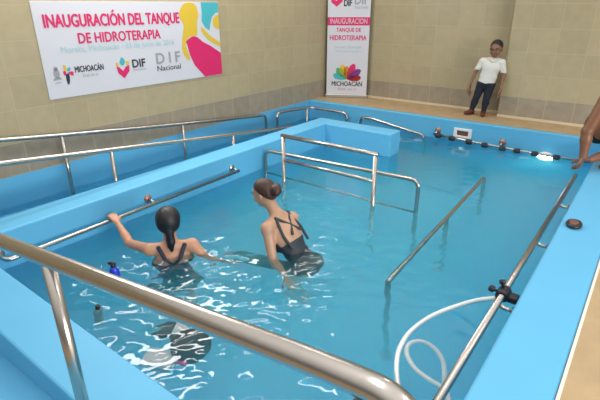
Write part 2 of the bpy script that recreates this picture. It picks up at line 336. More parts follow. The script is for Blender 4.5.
# rail with black bulges along the back wall
t = thing('grab_bar', (2.1, 5.66, 0), 'thin grab bar with black bulges along the back wall at the waterline', 'grab bar')
T('rail', [(1.13, 5.66, .075), (1.7, 5.66, .05), (2.4, 5.66, .03), (3.16, 5.66, .03)], .017, 'steel', t)
for x in (1.16, 2.09):
    z = .075 if x < 1.5 else .045
    T('bracket', [(x, 5.74, z + .045), (x, 5.68, z + .03), (x, 5.66, z)], .014, 'steel', t); flange(t, (x, LB, z + .045), (0, -1, 0), .045, 'copper')
for i, x in enumerate((1.20, 1.41, 1.66, 1.88, 2.12, 2.31, 2.53, 2.79)):
    z = .075 - .045 * min(1, (x - 1.13) / .9) - .006
    obj('bulge', lathe(B(), [(.018, -.045), (.033, -.04), (.04, 0), (.033, .04), (.018, .045)], aim((x, 5.66, z - .004), (1, 0, -.03)), 16), 'rubber', t, True)

# ------------------------------------------------------------------ pool fittings
t = thing('skimmer_plate', (1.53, 5.735, .1), 'white rectangular skimmer plate with dark slot on the back pool wall', 'skimmer')
bm = B(); box(bm, 1.40, 1.66, 5.715, 5.742, .165, .20, .006); box(bm, 1.40, 1.66, 5.715, 5.742, .065, .095, .006); box(bm, 1.40, 1.45, 5.717, 5.742, .09, .17, .006); box(bm, 1.61, 1.66, 5.717, 5.742, .09, .17, .006)
obj('frame', bm, 'whitep', t); bm = B(); box(bm, 1.445, 1.615, 5.728, 5.742, .09, .17); obj('flap', bm, 'brown', t)
t = thing('pool_lamp', (2.65, 5.73, -.06), 'glowing round pool lamp under the water of the back wall', 'pool lamp')
obj('housing', lathe(B(), [(.125, 0), (.125, .012), (.105, .018)], aim((2.65, LB, -.07), (0, -1, 0)), 24), 'whitep', t, True)
obj('lens', lathe(B(), [(.104, .012), (.09, .026), (.04, .034), (.005, .035)], aim((2.65, LB, -.07), (0, -1, 0)), 24), 'lamp', t, True)
# black clamp on the right bar with its hose
zc = .232
t = thing('hose_clamp', (3.16, 1.60, zc), 'black plastic clamp gripping the right grab bar where the white hose starts', 'clamp')
obj('body', lathe(B(), [(.024, -.045), (.038, -.04), (.04, -.012), (.034, 0), (.04, .012), (.038, .04), (.024, .045)], aim((3.16, 1.735, zc), (0, 1, .012)), 16), 'plastic', t, True)
bm = B(); box(bm, 3.185, 3.245, 1.70, 1.77, zc - .03, zc + .01, .008); obj('jaw', bm, 'plastic', t)
obj('knob', lathe(B(), [(.008, 0), (.008, .03), (.02, .032), (.021, .055), (.016, .06)], aim((3.135, 1.72, zc + .01), (-.8, -.3, .35)), 12), 'plastic', t, True)
obj('knob', lathe(B(), [(.008, 0), (.008, .03), (.018, .032), (.019, .052), (.014, .057)], aim((3.15, 1.75, zc + .02), (-.3, .3, .9)), 12), 'plastic', t, True)
hp = [(3.125, 1.725, .19), (3.01, 1.77, .10), (2.90, 1.73, .03), (2.80, 1.58, -.002), (2.755, 1.37, -.006), (2.765, 1.2, -.008), (2.81, 1.06, -.01), (2.90, .90, -.015), (3.04, .72, -.03), (3.14, .75, -.05),
      (3.16, .92, -.06), (3.10, 1.05, -.045), (2.99, 1.07, -.03), (2.90, 1.10, -.025), (2.82, 1.17, -.025), (2.79, 1.26, -.03), (2.83, 1.335, -.04), (2.91, 1.345, -.06), (3.0, 1.28, -.10), (3.07, 1.12, -.16), (3.12, .95, -.25)]
t = own(obj('hose', tube(B(), spline(hp, 8), .0145, 12), 'hose', None, True)); tag(t, 'white hose coiled in loops on the water by the right ledge', 'hose')
# things lying on the ledge and in the water
t = thing('soap_case', (3.35, 2.86, .301), 'small black oval case with brown top lying on the right ledge', 'case')
obj('body', lathe(B(), [(.05, 0), (.066, .006), (.07, .016), (.064, .028), (.044, .032)], Matrix.Translation((3.35, 2.86, .302)) @ Matrix.Diagonal((.8, 1.15, 1, 1)), 28), 'plastic', t, True)
obj('top', lathe(B(), [(.044, .03), (.040, .036), (.02, .038)], Matrix.Translation((3.347, 2.857, .302)) @ Matrix.Diagonal((.8, 1.15, 1, 1)), 24), 'brown', t, True)

def bottle(name, base, up, prof_b, prof_c, mb, label, extra=None):
    t = thing(name, base, label, 'bottle'); m_ = aim(base, up)
    obj('body', lathe(B(), prof_b, m_, 24), mb, t, True); c = obj('cap', lathe(B(), prof_c, m_, 20), 'plastic', t, True)
    return t, m_
t, m_ = bottle('bottle', (.79, .61, -.085), (.05, -.06, 1), [(.030, 0), (.036, .01), (.037, .13), (.035, .16), (.026, .185), (.017, .2)], [(.019, .198), (.019, .215), (.012, .22), (.010, .232)], 'bluep',
               'royal blue bottle with black cap bobbing upright left of the near rail post')
bm = B(); box(bm, -.032, -.006, -.008, .008, .218, .24, .004, m_); box(bm, .006, .022, -.008, .008, .218, .232, .004, m_); obj('nozzle', bm, 'plastic', t)
bottle('bottle', (1.0, .33, -.20), (.0, .04, 1), [(.026, 0), (.031, .008), (.031, .13), (.026, .16), (.012, .178)], [(.014, .175), (.016, .18), (.016, .212), (.012, .217)], 'greenp',
       'slim dull green bottle with black cap mostly under water below the foreground handrail')
# foam exercise float hanging just under the surface
t = thing('exercise_float', (1.5, .6, -.40), 'black and pale grey exercise float just under the water by the near curb', 'exercise float')
m0 = Matrix.Translation((1.58, .60, -.24))
obj('disc', lathe(B(), [(.09, -.04), (.125, -.032), (.13, 0), (.125, .032), (.09, .04)], aim((1.67, .54, -.19), (.75, -.3, .75)), 28), 'rubber', t, True)
obj('pad', lathe(B(), [(.04, -.025), (.06, -.018), (.065, 0), (.06, .018), (.04, .025)], aim((1.44, .55, -.2), (.3, -.2, .9)) @ Matrix.Diagonal((1.6, .8, 1, 1)), 24), 'rubber', t, True)
T('bar', [(1.66, .54, -.19), (1.55, .54, -.21), (1.45, .55, -.2)], .026, 'rubber', t)
bm = B(); box(bm, -.05, .05, -.045, .045, -.04, .04, .018, Matrix.Translation((1.52, .60, -.16)) @ Matrix.Rotation(.6, 4, 'Z')); obj('buckle', bm, 'greyp', t)
bm = B(); box(bm, -.10, .10, -.07, .07, -.03, .05, .02, Matrix.Translation((1.58, .37, -.27)) @ Matrix.Rotation(.5, 4, 'Z')); obj('float_block', bm, 'greyp', t)
bm = B(); box(bm, -.035, .035, -.02, .02, -.015, .015, .008, Matrix.Translation((1.71, .43, -.24)) @ Matrix.Rotation(.3, 4, 'Z')); obj('tab', bm, 'pinkp', t)
T('strap', [(1.58, .42, -.25), (1.60, .48, -.22), (1.63, .53, -.2)], .014, 'rubber', t)
# black box under the end of the foreground rail
t = thing('control_box', (3.35, -.32, 1.10), 'black box with red edge hanging under the curved end of the foreground handrail', 'box')
mt = Matrix.Translation((3.362, -.325, 1.163)) @ Matrix.Rotation(-.14, 4, 'Y')
bm = B(); box(bm, -.06, .06, -.03, .03, -.07, .028, .006, mt); obj('case', bm, 'plastic', t)
bm = B(); box(bm, -.063, -.048, -.02, .031, -.05, .012, .003, mt); obj('edge_strip', bm, 'red', t)
bm = B(); box(bm, -.02, .02, -.012, .012, .02, .062, .004, mt); obj('bracket', bm, 'plastic', t)

# ------------------------------------------------------------------ banners
def text_mesh(txt, u0, u1, v0, v1, bold=0.0):
    s = txt.replace('Ó', 'O').replace('Á', 'A') if txt.isupper() else txt
    cu = bpy.data.curves.new('t', 'FONT'); cu.body = s; cu.size = 1; cu.offset = 0; cu.extrude = .0; cu.resolution_u = 3
    o = bpy.data.objects.new('t', cu); COL.objects.link(o)
    dg = bpy.context.evaluated_depsgraph_get(); dg.update()
    me = bpy.data.meshes.new_from_object(o.evaluated_get(dg)); bpy.data.objects.remove(o); bpy.data.curves.remove(cu)
    me.materials.clear()
    v = np.zeros(len(me.vertices) * 3); me.vertices.foreach_get('co', v); v = v.reshape(-1, 3)
    lo, hi = v.min(0), v.max(0)
    v[:, 0] = u0 + (v[:, 0] - lo[0]) / (hi[0] - lo[0]) * (u1 - u0); v[:, 1] = v0 + (v[:, 1] - lo[1]) / (hi[1] - lo[1]) * (v1 - v0); v[:, 2] = .0022
    me.vertices.foreach_set('co', v.ravel())
    if bold:
        bm = bmesh.new(); w_ = (v1 - v0) * bold * 2.2
        for k, (dx, dy) in enumerate(((0, 0), (-w_, 0), (w_, 0), (0, -w_ * .8), (0, w_ * .8))):
            n0 = len(bm.verts); bm.from_mesh(me); bm.verts.ensure_lookup_table()
            for q_ in bm.verts[n0:]: q_.co += Vector((dx, dy, k * .00008))
        bm.to_mesh(me); bm.free()
    if s != txt:                                                     # acute accent over the capital, as its own little wedge
        i = next(k for k, c in enumerate(txt) if c in 'ÓÁ'); W_ = [wid(s[:k]) for k in (i, i + 1, len(s))]
        uc = u0 + (u1 - u0) * (W_[0] + W_[1]) / 2 / W_[2]; h = v1 - v0; bm = bmesh.new(); bm.from_mesh(me)
        bm.faces.new([bm.verts.new((uc + a * h, v1 + b * h, .0022)) for a, b in ((-.12, .07), (.03, .07), (.22, .27), (.02, .27))]); bm.to_mesh(me); bm.free()
    return me
def wid(s):
    if not s: return 0
    cu = bpy.data.curves.new('t', 'FONT'); cu.body = s; o = bpy.data.objects.new('t', cu); COL.objects.link(o)
    bpy.context.view_layer.update(); w = o.dimensions.x; bpy.data.objects.remove(o); bpy.data.curves.remove(cu); return w
def poly_bm(bm, pts, z=.0015, th=.001):
    vs = [bm.verts.new((p[0], p[1], z)) for p in pts]; f = bm.faces.new(vs)
    r = bmesh.ops.extrude_face_region(bm, geom=[f]); bmesh.ops.translate(bm, vec=(0, 0, th), verts=[v for v in r['geom'] if isinstance(v, bmesh.types.BMVert)])
    return bm
def disc_pts(cx, cy, rx, ry=None, n=24): return [(cx + rx * math.cos(i * 2 * math.pi / n), cy + (ry or rx) * math.sin(i * 2 * math.pi / n)) for i in range(n)]
def smooth_pts(pts, n=5, lim=None):
    r = [(p.x, p.y) for p in spline([(a, b, 0) for a, b in pts], n, True)]
    if lim: r = [(min(max(a, lim[0]), lim[1]), min(max(b, lim[2]), lim[3])) for a, b in r]
    return r
class Panel:
    def __init__(s, root, mtx): s.root, s.m = root, mtx
    def text(s, name, txt, u0, u1, v0, v1, m, bold=0.0):
        me = text_mesh(txt, u0, u1, v0, v1, bold); me.transform(s.m); return link(name, me, m, s.root, False)
    def shapes(s, name, polys, m, z=.0015):
        bm = B()
        for p in polys: poly_bm(bm, p, z)
        bmesh.ops.transform(bm, matrix=s.m, verts=bm.verts); return obj(name, bm, m, s.root)
# wide banner on the left wall: local u runs along +y, v up
t = thing('banner', (-1.215, 2.5, .97), 'wide white banner with magenta headline hung on the tiled left wall', 'banner')
bm = B(); box(bm, -1.219, -1.212, 1.315, 3.685, .97, 1.885, .001); obj('sheet', bm, 'white', t)
P = Panel(t, Matrix(((0, 0, 1, -1.212), (1, 0, 0, 0), (0, 1, 0, 0), (0, 0, 0, 1))))
P.text('headline', 'INAUGURACIÓN DEL TANQUE', 1.405, 3.03, 1.625, 1.765, 'magenta', .018)
P.text('headline', 'DE HIDROTERAPIA', 1.72, 2.73, 1.485, 1.585, 'magenta', .018)
P.text('date_line', 'Morelia, Michoacán - 03 de junio de 2016', 1.52, 2.92, 1.385, 1.465, 'aqua', .004)
bm_l = (1.39, 1.46); lim = (1.32, 3.683, .972, 1.883)
P.shapes('crest', [disc_pts(1.43, 1.215, .032, .045), disc_pts(1.43, 1.265, .022, .018), [(1.385, 1.15), (1.475, 1.155), (1.46, 1.18), (1.40, 1.175)], [(1.40, 1.12), (1.46, 1.125), (1.46, 1.133), (1.40, 1.128)]], 'grey')
P.shapes('mark_yellow', [smooth_pts([(1.51, 1.29), (1.535, 1.28), (1.54, 1.24), (1.515, 1.235)])], 'yellow')
P.shapes('mark_green', [smooth_pts([(1.545, 1.25), (1.58, 1.265), (1.575, 1.235), (1.55, 1.225)])], 'teal')
P.shapes('mark_magenta', [smooth_pts([(1.55, 1.215), (1.60, 1.22), (1.60, 1.18), (1.57, 1.19)]), smooth_pts([(1.505, 1.235), (1.53, 1.22), (1.52, 1.19), (1.50, 1.20)])], 'magenta')
P.shapes('mark_black', [smooth_pts([(1.52, 1.19), (1.555, 1.20), (1.55, 1.12), (1.525, 1.10)])], 'black')
P.text('wordmark', 'MICHOACÁN', 1.625, 1.945, 1.205, 1.265, 'black', .016)
P.text('tagline', 'Está en ti', 1.70, 1.87, 1.15, 1.185, 'grey')
heart = [(2.10, 1.22), (2.135, 1.21), (2.175, 1.165), (2.215, 1.21), (2.26, 1.225), (2.255, 1.16), (2.18, 1.085), (2.11, 1.15)]
P.shapes('heart', [heart], 'magenta')
P.shapes('heart_wing', [smooth_pts([(2.105, 1.265), (2.13, 1.24), (2.12, 1.215), (2.095, 1.235)]), smooth_pts([(2.225, 1.265), (2.26, 1.26), (2.255, 1.23), (2.235, 1.22)])], 'yellow')
P.shapes('heart_drop', [smooth_pts([(2.18, 1.315), (2.215, 1.265), (2.18, 1.225), (2.145, 1.26)])], 'teal')
P.text('wordmark', 'DIF', 2.305, 2.475, 1.19, 1.275, 'black', .02)
P.text('tagline', 'MICHOACÁN', 2.305, 2.475, 1.15, 1.172, 'grey')
P.text('wordmark', 'D I F', 2.635, 2.985, 1.20, 1.32, 'grey', .02)
P.text('tagline', 'Nacional', 2.635, 2.985, 1.115, 1.175, 'black', .004)
P.shapes('graphic_yellow', [smooth_pts([(3.114, 1.854), (3.281, 1.867), (3.341, 1.75), (3.311, 1.658), (3.294, 1.512), (3.254, 1.487), (3.162, 1.478), (3.1, 1.414), (3.108, 1.333), (3.148, 1.216), (3.094, 1.226), (3.035, 1.325), (3.054, 1.47), (3.091, 1.625), (3.036, 1.729)], 5, lim),
    smooth_pts([(3.385, 1.584), (3.52, 1.475), (3.68, 1.382), (3.68, 1.335), (3.495, 1.42), (3.372, 1.536)], 5, lim), [(3.683, 1.735), (3.62, 1.715), (3.585, 1.675), (3.574, 1.62), (3.60, 1.575), (3.683, 1.548)]], 'yellow')
P.shapes('graphic_teal', [[(3.392, 1.882), (3.683, 1.882), (3.683, 1.765), (3.62, 1.745), (3.564, 1.70), (3.53, 1.62), (3.508, 1.544), (3.44, 1.58), (3.386, 1.656), (3.40, 1.77)]], 'teal')
P.shapes('graphic_magenta', [smooth_pts([(3.116, 1.4), (3.198, 1.476), (3.29, 1.471), (3.377, 1.412), (3.53, 1.33)], 5)[:-5] + [(3.683, 1.25), (3.683, .974), (3.369, .974), (3.212, 1.132), (3.150, 1.26)]], 'magenta')
# roll-up banner standing in the back left corner
ux, uy = .8832, .4690
t = thing('roll_up_banner', (-.84, 6.34, .30), 'tall narrow roll-up banner standing on the tan floor in the back left corner', 'banner')
RM = Matrix(((ux, 0, uy, -1.16), (uy, 0, -ux, 6.17), (0, 1, 0, .30), (0, 0, 0, 1)))   # local u, v up, normal towards the pool
bm = B(); box(bm, .005, .725, .05, 2.0, -.004, .0, 0, RM); obj('sheet', bm, 'white', t)
bm = B(); box(bm, -.01, .74, .0, .06, -.05, .03, .012, RM); obj('base', bm, 'alu', t)
bm = B(); box(bm, .34, .36, .05, 2.0, -.03, -.012, .003, RM); obj('pole', bm, 'alu', t)
bm = B(); box(bm, -.005, .735, 1.985, 2.02, -.012, .01, .004, RM); obj('top_bar', bm, 'alu', t)
P = Panel(t, RM)
P.shapes('bar', [[(.02, 1.275), (.70, 1.235), (.70, 1.345), (.02, 1.375)]] if False else [[(.006, 1.225), (.724, 1.225), (.724, 1.355), (.006, 1.355)]], 'magenta')
P.text('headline', 'INAUGURACIÓN', .05, .68, 1.25, 1.335, 'white', .012)
P.text('headline', 'TANQUE DE', .16, .58, 1.11, 1.185, 'magenta', .014)
P.text('headline', 'HIDROTERAPIA', .05, .68, .985, 1.065, 'magenta', .014)
P.text('date_line', 'Morelia, Michoacán', .15, .60, .845, .89, 'aqua', .004); P.text('date_line', '03 de junio de 2016', .15, .60, .775, .82, 'aqua', .004)
def petal(a, l, w):
    c, s = math.cos(a), math.sin(a); pts = [(0, 0), (.35 * l, w * .8), (.8 * l, w), (l, .35 * w), (l, -.35 * w), (.8 * l, -w), (.35 * l, -w * .8)]
    return [(.365 + x * c - y * s, .325 + x * s + y * c) for x, y in pts]
for nm, a, l, m in (('petal_teal', 2.85, .25, 'teal'), ('petal_green', 2.35, .26, 'green'), ('petal_yellow', 1.95, .26, 'yellow'), ('petal_orange', 1.6, .22, 'orange'), ('petal_magenta', 1.12, .29, 'magenta'), ('petal_purple', .60, .29, 'purple'), ('petal_red', .13, .25, 'red')):
    P.shapes(nm, [petal(a, l, .055)], m)
P.text('wordmark', 'MICHOACÁN', .10, .64, .205, .285, 'black', .014); P.text('tagline', 'Está en ti', .22, .54, .13, .175, 'grey', .004)
P.shapes('heart', [[(.05 + (x - 2.1) * 1.3, 1.52 + (y - 1.085) * 1.1) for x, y in heart]], 'magenta')
P.shapes('heart_drop', [disc_pts(.155, 1.72, .045, .055)], 'teal'); P.shapes('heart_wing', [disc_pts(.06, 1.70, .03, .04), disc_pts(.25, 1.70, .03, .04)], 'yellow')
P.text('wordmark', 'DIF', .28, .41, 1.53, 1.63, 'black', .02); P.text('wordmark', 'DIF', .46, .68, 1.56, 1.70, 'grey', .015); P.text('tagline', 'Nacional', .46, .68, 1.49, 1.535, 'grey', .004)

# ------------------------------------------------------------------ people: bodies as smooth implicit surfaces
def V(*a): return np.array(a, float)
def nrm(v): return v / (np.linalg.norm(v) + 1e-12)
def cap(a, b, ra, rb=None):
    a, b = np.array(a, float), np.array(b, float); rb = ra if rb is None else rb; m = max(ra, rb); ab = b - a; l2 = ab @ ab + 1e-12
    def f(P):
        q = P - a; tt = np.clip((q @ ab) / l2, 0, 1); return np.linalg.norm(q - tt[..., None] * ab, axis=-1) - (ra + (rb - ra) * tt)
    return f, np.minimum(a, b) - m, np.maximum(a, b) + m
def ell(c, r, Rm=None):
    c, r = np.array(c, float), np.array(r, float); Rm = np.eye(3) if Rm is None else np.array(Rm)
    def f(P):
        q = (P - c) @ Rm.T; k0 = np.linalg.norm(q / r, axis=-1); k1 = np.linalg.norm(q / (r * r), axis=-1) + 1e-9
        return k0 * (k0 - 1) / k1
    e = np.sqrt(((Rm * r[:, None]) ** 2).sum(0)); return f, c - e, c + e
class Field:
    def __init__(s, lo, hi, h):
        s.lo = np.array(lo, float); s.h = h; s.n = np.ceil((np.array(hi) - s.lo) / h).astype(int) + 1
        s.F = np.full(s.n, .2, np.float32)
    def block(s, lo, hi, mar):
        i0 = np.clip(np.floor((lo - mar - s.lo) / s.h).astype(int), 0, s.n); i1 = np.clip(np.ceil((hi + mar - s.lo) / s.h).astype(int) + 1, 0, s.n)
        return tuple(slice(a, b) for a, b in zip(i0, i1)), i0, i1
    def pts(s, i0, i1):
        g = np.meshgrid(*[s.lo[k] + s.h * np.arange(i0[k], i1[k]) for k in range(3)], indexing='ij'); return np.stack(g, -1)
    def add(s, prim, k=.02, off=0.0):
        f, lo, hi = prim; sl, i0, i1 = s.block(lo, hi, k + off + 3 * s.h)
        if np.any(i1 <= i0): return
        d = (f(s.pts(i0, i1)) - off).astype(np.float32); a = s.F[sl]
        hh = np.clip(.5 + .5 * (a - d) / k, 0, 1); s.F[sl] = a + (d - a) * hh - k * hh * (1 - hh)
    def sub(s, prim, k=.008):
        f, lo, hi = prim; sl, i0, i1 = s.block(lo, hi, k + 2 * s.h)
        if np.any(i1 <= i0): return
        d = -f(s.pts(i0, i1)).astype(np.float32); a = s.F[sl]
        hh = np.clip(.5 - .5 * (a - d) / k, 0, 1); s.F[sl] = a + (d - a) * hh + k * hh * (1 - hh)
    def clip(s, fn):
        s.F = np.maximum(s.F, fn(s.pts(np.zeros(3, int), s.n)).astype(np.float32))
    def mesh(s, name):
        F = s.F; F[0] = F[-1] = .2; F[:, 0] = F[:, -1] = .2; F[:, :, 0] = F[:, :, -1] = .2
        S = F < 0; n = np.array(F.shape)
        cnt = sum(S[a:n[0] - 1 + a, b:n[1] - 1 + b, c:n[2] - 1 + c].astype(np.int8) for a in (0, 1) for b in (0, 1) for c in (0, 1))
        act = np.argwhere((cnt > 0) & (cnt < 8)); idm = np.full(n - 1, -1, np.int64); idm[tuple(act.T)] = np.arange(len(act))
        pos = np.zeros((len(act), 3)); w = np.zeros(len(act))
        cor = [(a, b, c) for a in (0, 1) for b in (0, 1) for c in (0, 1)]
        for p in cor:
            for ax in range(3):
                if p[ax]: continue
                q = list(p); q[ax] = 1
                fa = F[tuple((act + p).T)]; fb = F[tuple((act + q).T)]; cr = (fa < 0) != (fb < 0)
                tt = np.where(cr, fa / np.where(cr, fa - fb, 1), 0); pt = np.array(p, float)[None].repeat(len(act), 0); pt[:, ax] = tt
                pos += pt * cr[:, None]; w += cr
        co = s.lo + s.h * (act + pos / np.maximum(w, 1)[:, None]); quads = []
        for ax in range(3):
            u, v = (ax + 1) % 3, (ax + 2) % 3
            A = np.argwhere(S != np.roll(S, -1, ax)); A = A[(A[:, ax] < n[ax] - 1) & (A[:, u] > 0) & (A[:, v] > 0) & (A[:, u] < n[u] - 1) & (A[:, v] < n[v] - 1)]
            eu = np.eye(3, dtype=int)[u]; ev = np.eye(3, dtype=int)[v]
            qd = np.stack([idm[tuple((A - eu - ev).T)], idm[tuple((A - ev).T)], idm[tuple(A.T)], idm[tuple((A - eu).T)]], -1)
            fl = ~S[tuple(A.T)]; qd[fl] = qd[fl][:, ::-1]; quads.append(qd)
        return np_mesh(name, co, np.concatenate(quads))
def frame(fwd, up):
    up = nrm(up); fwd = nrm(np.array(fwd, float) - up * (np.array(fwd, float) @ up)); right = np.cross(fwd, up); return np.array([right, fwd, up])
def make_hand(wr, d, pn, thumb_side, curl, L=.17, spread=.05):
    """palm, four fingers of unequal length bent toward the palm normal PN, thumb from the side of the palm"""
    d = nrm(d); pn = nrm(pn - d * (pn @ d)); ac = np.cross(d, pn) * thumb_side; s = L / .17; out = []
    for i in range(4):
        o = (1.5 - i) * .0195 * s
        kn = wr + d * (.082 - .006 * abs(i - 1.2)) * s + ac * o
        out.append((cap(wr + ac * o * .6 + d * .01, kn, .0145 * s, .0115 * s), .012))
        dd = nrm(d + ac * spread * (1.5 - i)); p = kn; a = 0
        for sg, bend in zip((.45, .3, .25), (.5, 1.0, .7)):
            a += curl * bend; v = dd * math.cos(a) + pn * math.sin(a); e = p + v * (.078, .086, .079, .062)[i] * sg * s
            out.append((cap(p, e, .0092 * s, .0080 * s), .003)); p = e
    b = wr + d * .025 * s + ac * .026 * s; v = nrm(d * .75 + ac * .75 + pn * .25 * (1 + curl)); e = b + v * .05 * s; e2 = e + nrm(v + d * .5 + pn * .8 * curl - ac * .3) * .036 * s
    return out + [(cap(wr + d * .01 + ac * .01 * s, b, .017 * s, .014 * s), .01), (cap(b, e, .0125 * s, .0105 * s), .005), (cap(e, e2, .0105 * s, .0085 * s), .003)]
def make_head(c, Rf, s):
    """head of height s; Rf rows right, forward, up"""
    P = lambda x, y, z: c + (x * Rf[0] + y * Rf[1] + z * Rf[2]) * s
    E = lambda x, y, z, a, b, d: ell(P(x, y, z), np.array((a, b, d)) * s, Rf)
    pr = [(E(0, -.04, .12, .335, .42, .375), .02), (E(0, .12, -.16, .255, .27, .30), .04 * s / .22), (E(0, .20, -.36, .13, .14, .10), .03),
          (cap(P(0, .385, .03), P(0, .455, -.12), .03 * s, .05 * s), .012), (E(0, .36, .12, .22, .06, .05), .02)]
    for sx in (-1, 1):
        pr += [(E(sx * .34, -.03, -.05, .035, .085, .13), .006), (E(sx * .17, .27, -.13, .11, .10, .10), .02)]
    eyes = [P(sx * .14, .345, .03) for sx in (-1, 1)]
    subs = [ell(P(sx * .14, .435, .03), np.array((.07, .05, .04)) * s, Rf) for sx in (-1, 1)]
    return pr, subs, eyes, P, E
def person(label, base, J, skin, hp, clothes, hair, vox=.0075, sc=1.0, cat='person', lean_k=.03, chest=(.155, .105), waist=(.125, .09), hipw=(.165, .115), limb=1.0, sex='f', group=None):
    t = thing('person', base, label, cat, group)
    hc, hR, hs = J['head']; pr, subs, eyes, HP, HE = make_head(hc, hR, hs)
    tf = J['torso']                                                  # rows right, forward, up of the chest
    pf = J.get('pelvis_frame', tf)
    ch, pv, nk = J['chest'], J['pelvis'], J['neck']
    mid = (ch * .45 + pv * .55)
    torso = [(ell(ch, V(chest[0], chest[1], .16) * sc, tf), .03), (ell(mid, V(waist[0], waist[1], .15) * sc, (tf + pf) / 2), .06), (ell(pv, V(hipw[0], hipw[1], .125) * sc, pf), .06)]
    if sex == 'f': torso += [(ell(ch + (sx * .075 * tf[0] + .085 * tf[1] - .05 * tf[2]) * sc, V(.062, .055, .062) * sc, tf), .03) for sx in (-1, 1)]
    neck = [(cap(nk - nrm(nk - ch) * .02, hc - hR[2] * hs * .2 - hR[1] * hs * .08, .052 * sc, .048 * sc), .03)]
    arms, legs, hands, feet = [], [], [], []
    shl = [J['shoulder'][0], J['shoulder'][1]]
    for k in (0, 1):
        s_, e_, w_ = shl[k], J['elbow'][k], J['wrist'][k]
        arms.append([(cap(nk - tf[2] * .045 * sc, s_, .045 * sc, .05 * sc), .04), (cap(s_, e_, .047 * sc * limb, .037 * sc * limb), .03), (cap(e_, e_ + (w_ - e_) * .35, .037 * sc * limb, .036 * sc * limb), .012), (cap(e_ + (w_ - e_) * .3, w_, .036 * sc * limb, .024 * sc * limb), .012)])
        d, pn, curl = J['hand'][k]; hands.append(make_hand(w_, d, pn, J.get('thumb', (1, -1))[k], curl, .17 * hs / .22))
        h_, kn, an = J['hip'][k], J['knee'][k], J['ankle'][k]
        cf = nrm(np.cross(nrm(kn - h_), nrm(an - kn)) + 1e-9) if np.linalg.norm(np.cross(nrm(kn - h_), nrm(an - kn))) > .02 else pf[0]
        back = nrm(np.cross(cf, an - kn)); back = back if back @ (-pf[1]) >= 0 else -back
        legs.append([(cap(h_, kn, .082 * sc * limb, .052 * sc * limb), .04), (cap(kn, kn + (an - kn) * .35 + back * .014 * sc, .050 * sc, .053 * sc * limb), .02), (cap(kn + (an - kn) * .33 + back * .014 * sc, an, .052 * sc * limb, .034 * sc), .02)])
        tdir = J['foot'][k]; toe = an + nrm(tdir) * .17 * sc + V(0, 0, J.get('toe_drop', -.045)) * sc; heel = an - nrm(tdir) * .045 * sc + V(0, 0, -.035) * sc
        feet.append([(cap(heel, toe, .034 * sc, .027 * sc), .02), (cap(an, an + nrm(tdir) * .09 * sc + V(0, 0, -.035) * sc, .034 * sc, .032 * sc), .02)])
    groups = {'torso': torso, 'neck': neck, 'arms': arms[0] + arms[1], 'legs': legs[0] + legs[1], 'feet': feet[0] + feet[1], 'upper_arms': [a for A in arms for a in A[:2]]}
    allp = torso + neck + pr + groups['arms'] + groups['legs'] + groups['feet'] + hands[0] + hands[1]
    lo = np.min([p[0][1] for p in allp], 0) - .05; hi = np.max([p[0][2] for p in allp], 0) + .05
    def fld(h=vox, lo_=lo, hi_=hi): return Field(lo_, hi_, h)
    f = fld()
    for p, k in torso + neck + pr + groups['arms'] + groups['legs'] + groups['feet']: f.add(p, k * sc)
    for p, k in hands[0] + hands[1]: f.add(p, k)
    for s_ in subs: f.sub(s_)
    link('body', f.mesh('body'), skin, t)
    for nm, m, parts, off, clipf, extra in clothes:
        f = fld(vox if vox < .007 else .007)
        for g in parts:
            for p, k in groups[g]: f.add(p, k * sc, off)
        if clipf: f.clip(clipf)
        for p, k in extra: f.add(p, k)
        link(nm, f.mesh(nm), m, t)
    # face
    for e in eyes:
        bm = B(); bmesh.ops.create_uvsphere(bm, u_segments=12, v_segments=8, radius=.037 * hs, matrix=Matrix.Translation(e)); ey = obj('eye', bm, 'eyew', t, True)
        bm = B(); bmesh.ops.create_uvsphere(bm, u_segments=10, v_segments=6, radius=.031 * hs, matrix=Matrix.Translation(e + hR[1] * .016 * hs)); obj('iris', bm, 'iris', ey, True)
    f = Field(HP(0, .36, -.25) - .06, HP(0, .36, -.25) + .06, .003)
    f.add(HE(0, .375, -.235, .095, .035, .02), .003); f.add(HE(0, .372, -.268, .08, .038, .024), .003); link('lips', f.mesh('lips'), 'lip', t)
    pts = []
    for sx in (-1, 1):
        bm = B(); tube(bm, [HP(sx * .07, .405, .125), HP(sx * .14, .405, .15), HP(sx * .22, .36, .125)], .0042 * hs / .22, 8); obj('eyebrow', bm, hp, t, True)
    # hair
    f = Field(hc - hs * 1.6 - .03, hc + hs * 1.6 + .03, .006)
    for a in hair(HP, HE): 
        if callable(a): f.clip(a)
        else: f.add(*a)
    link('hair', f.mesh('hair'), hp, t)
    return t
UP = V(0, 0, 1.)
def local(c, Rf, P): q = P - c; return q @ Rf[0], q @ Rf[1], q @ Rf[2]
def face_clip(HP, hc, hR, hs, line=.10, slope=.9):
    """keep hair above and behind the hairline"""
    def fn(P):
        x, y, z = local(hc, hR, P); return (y - line * hs - slope * (z - .22 * hs)) * .7
    return fn

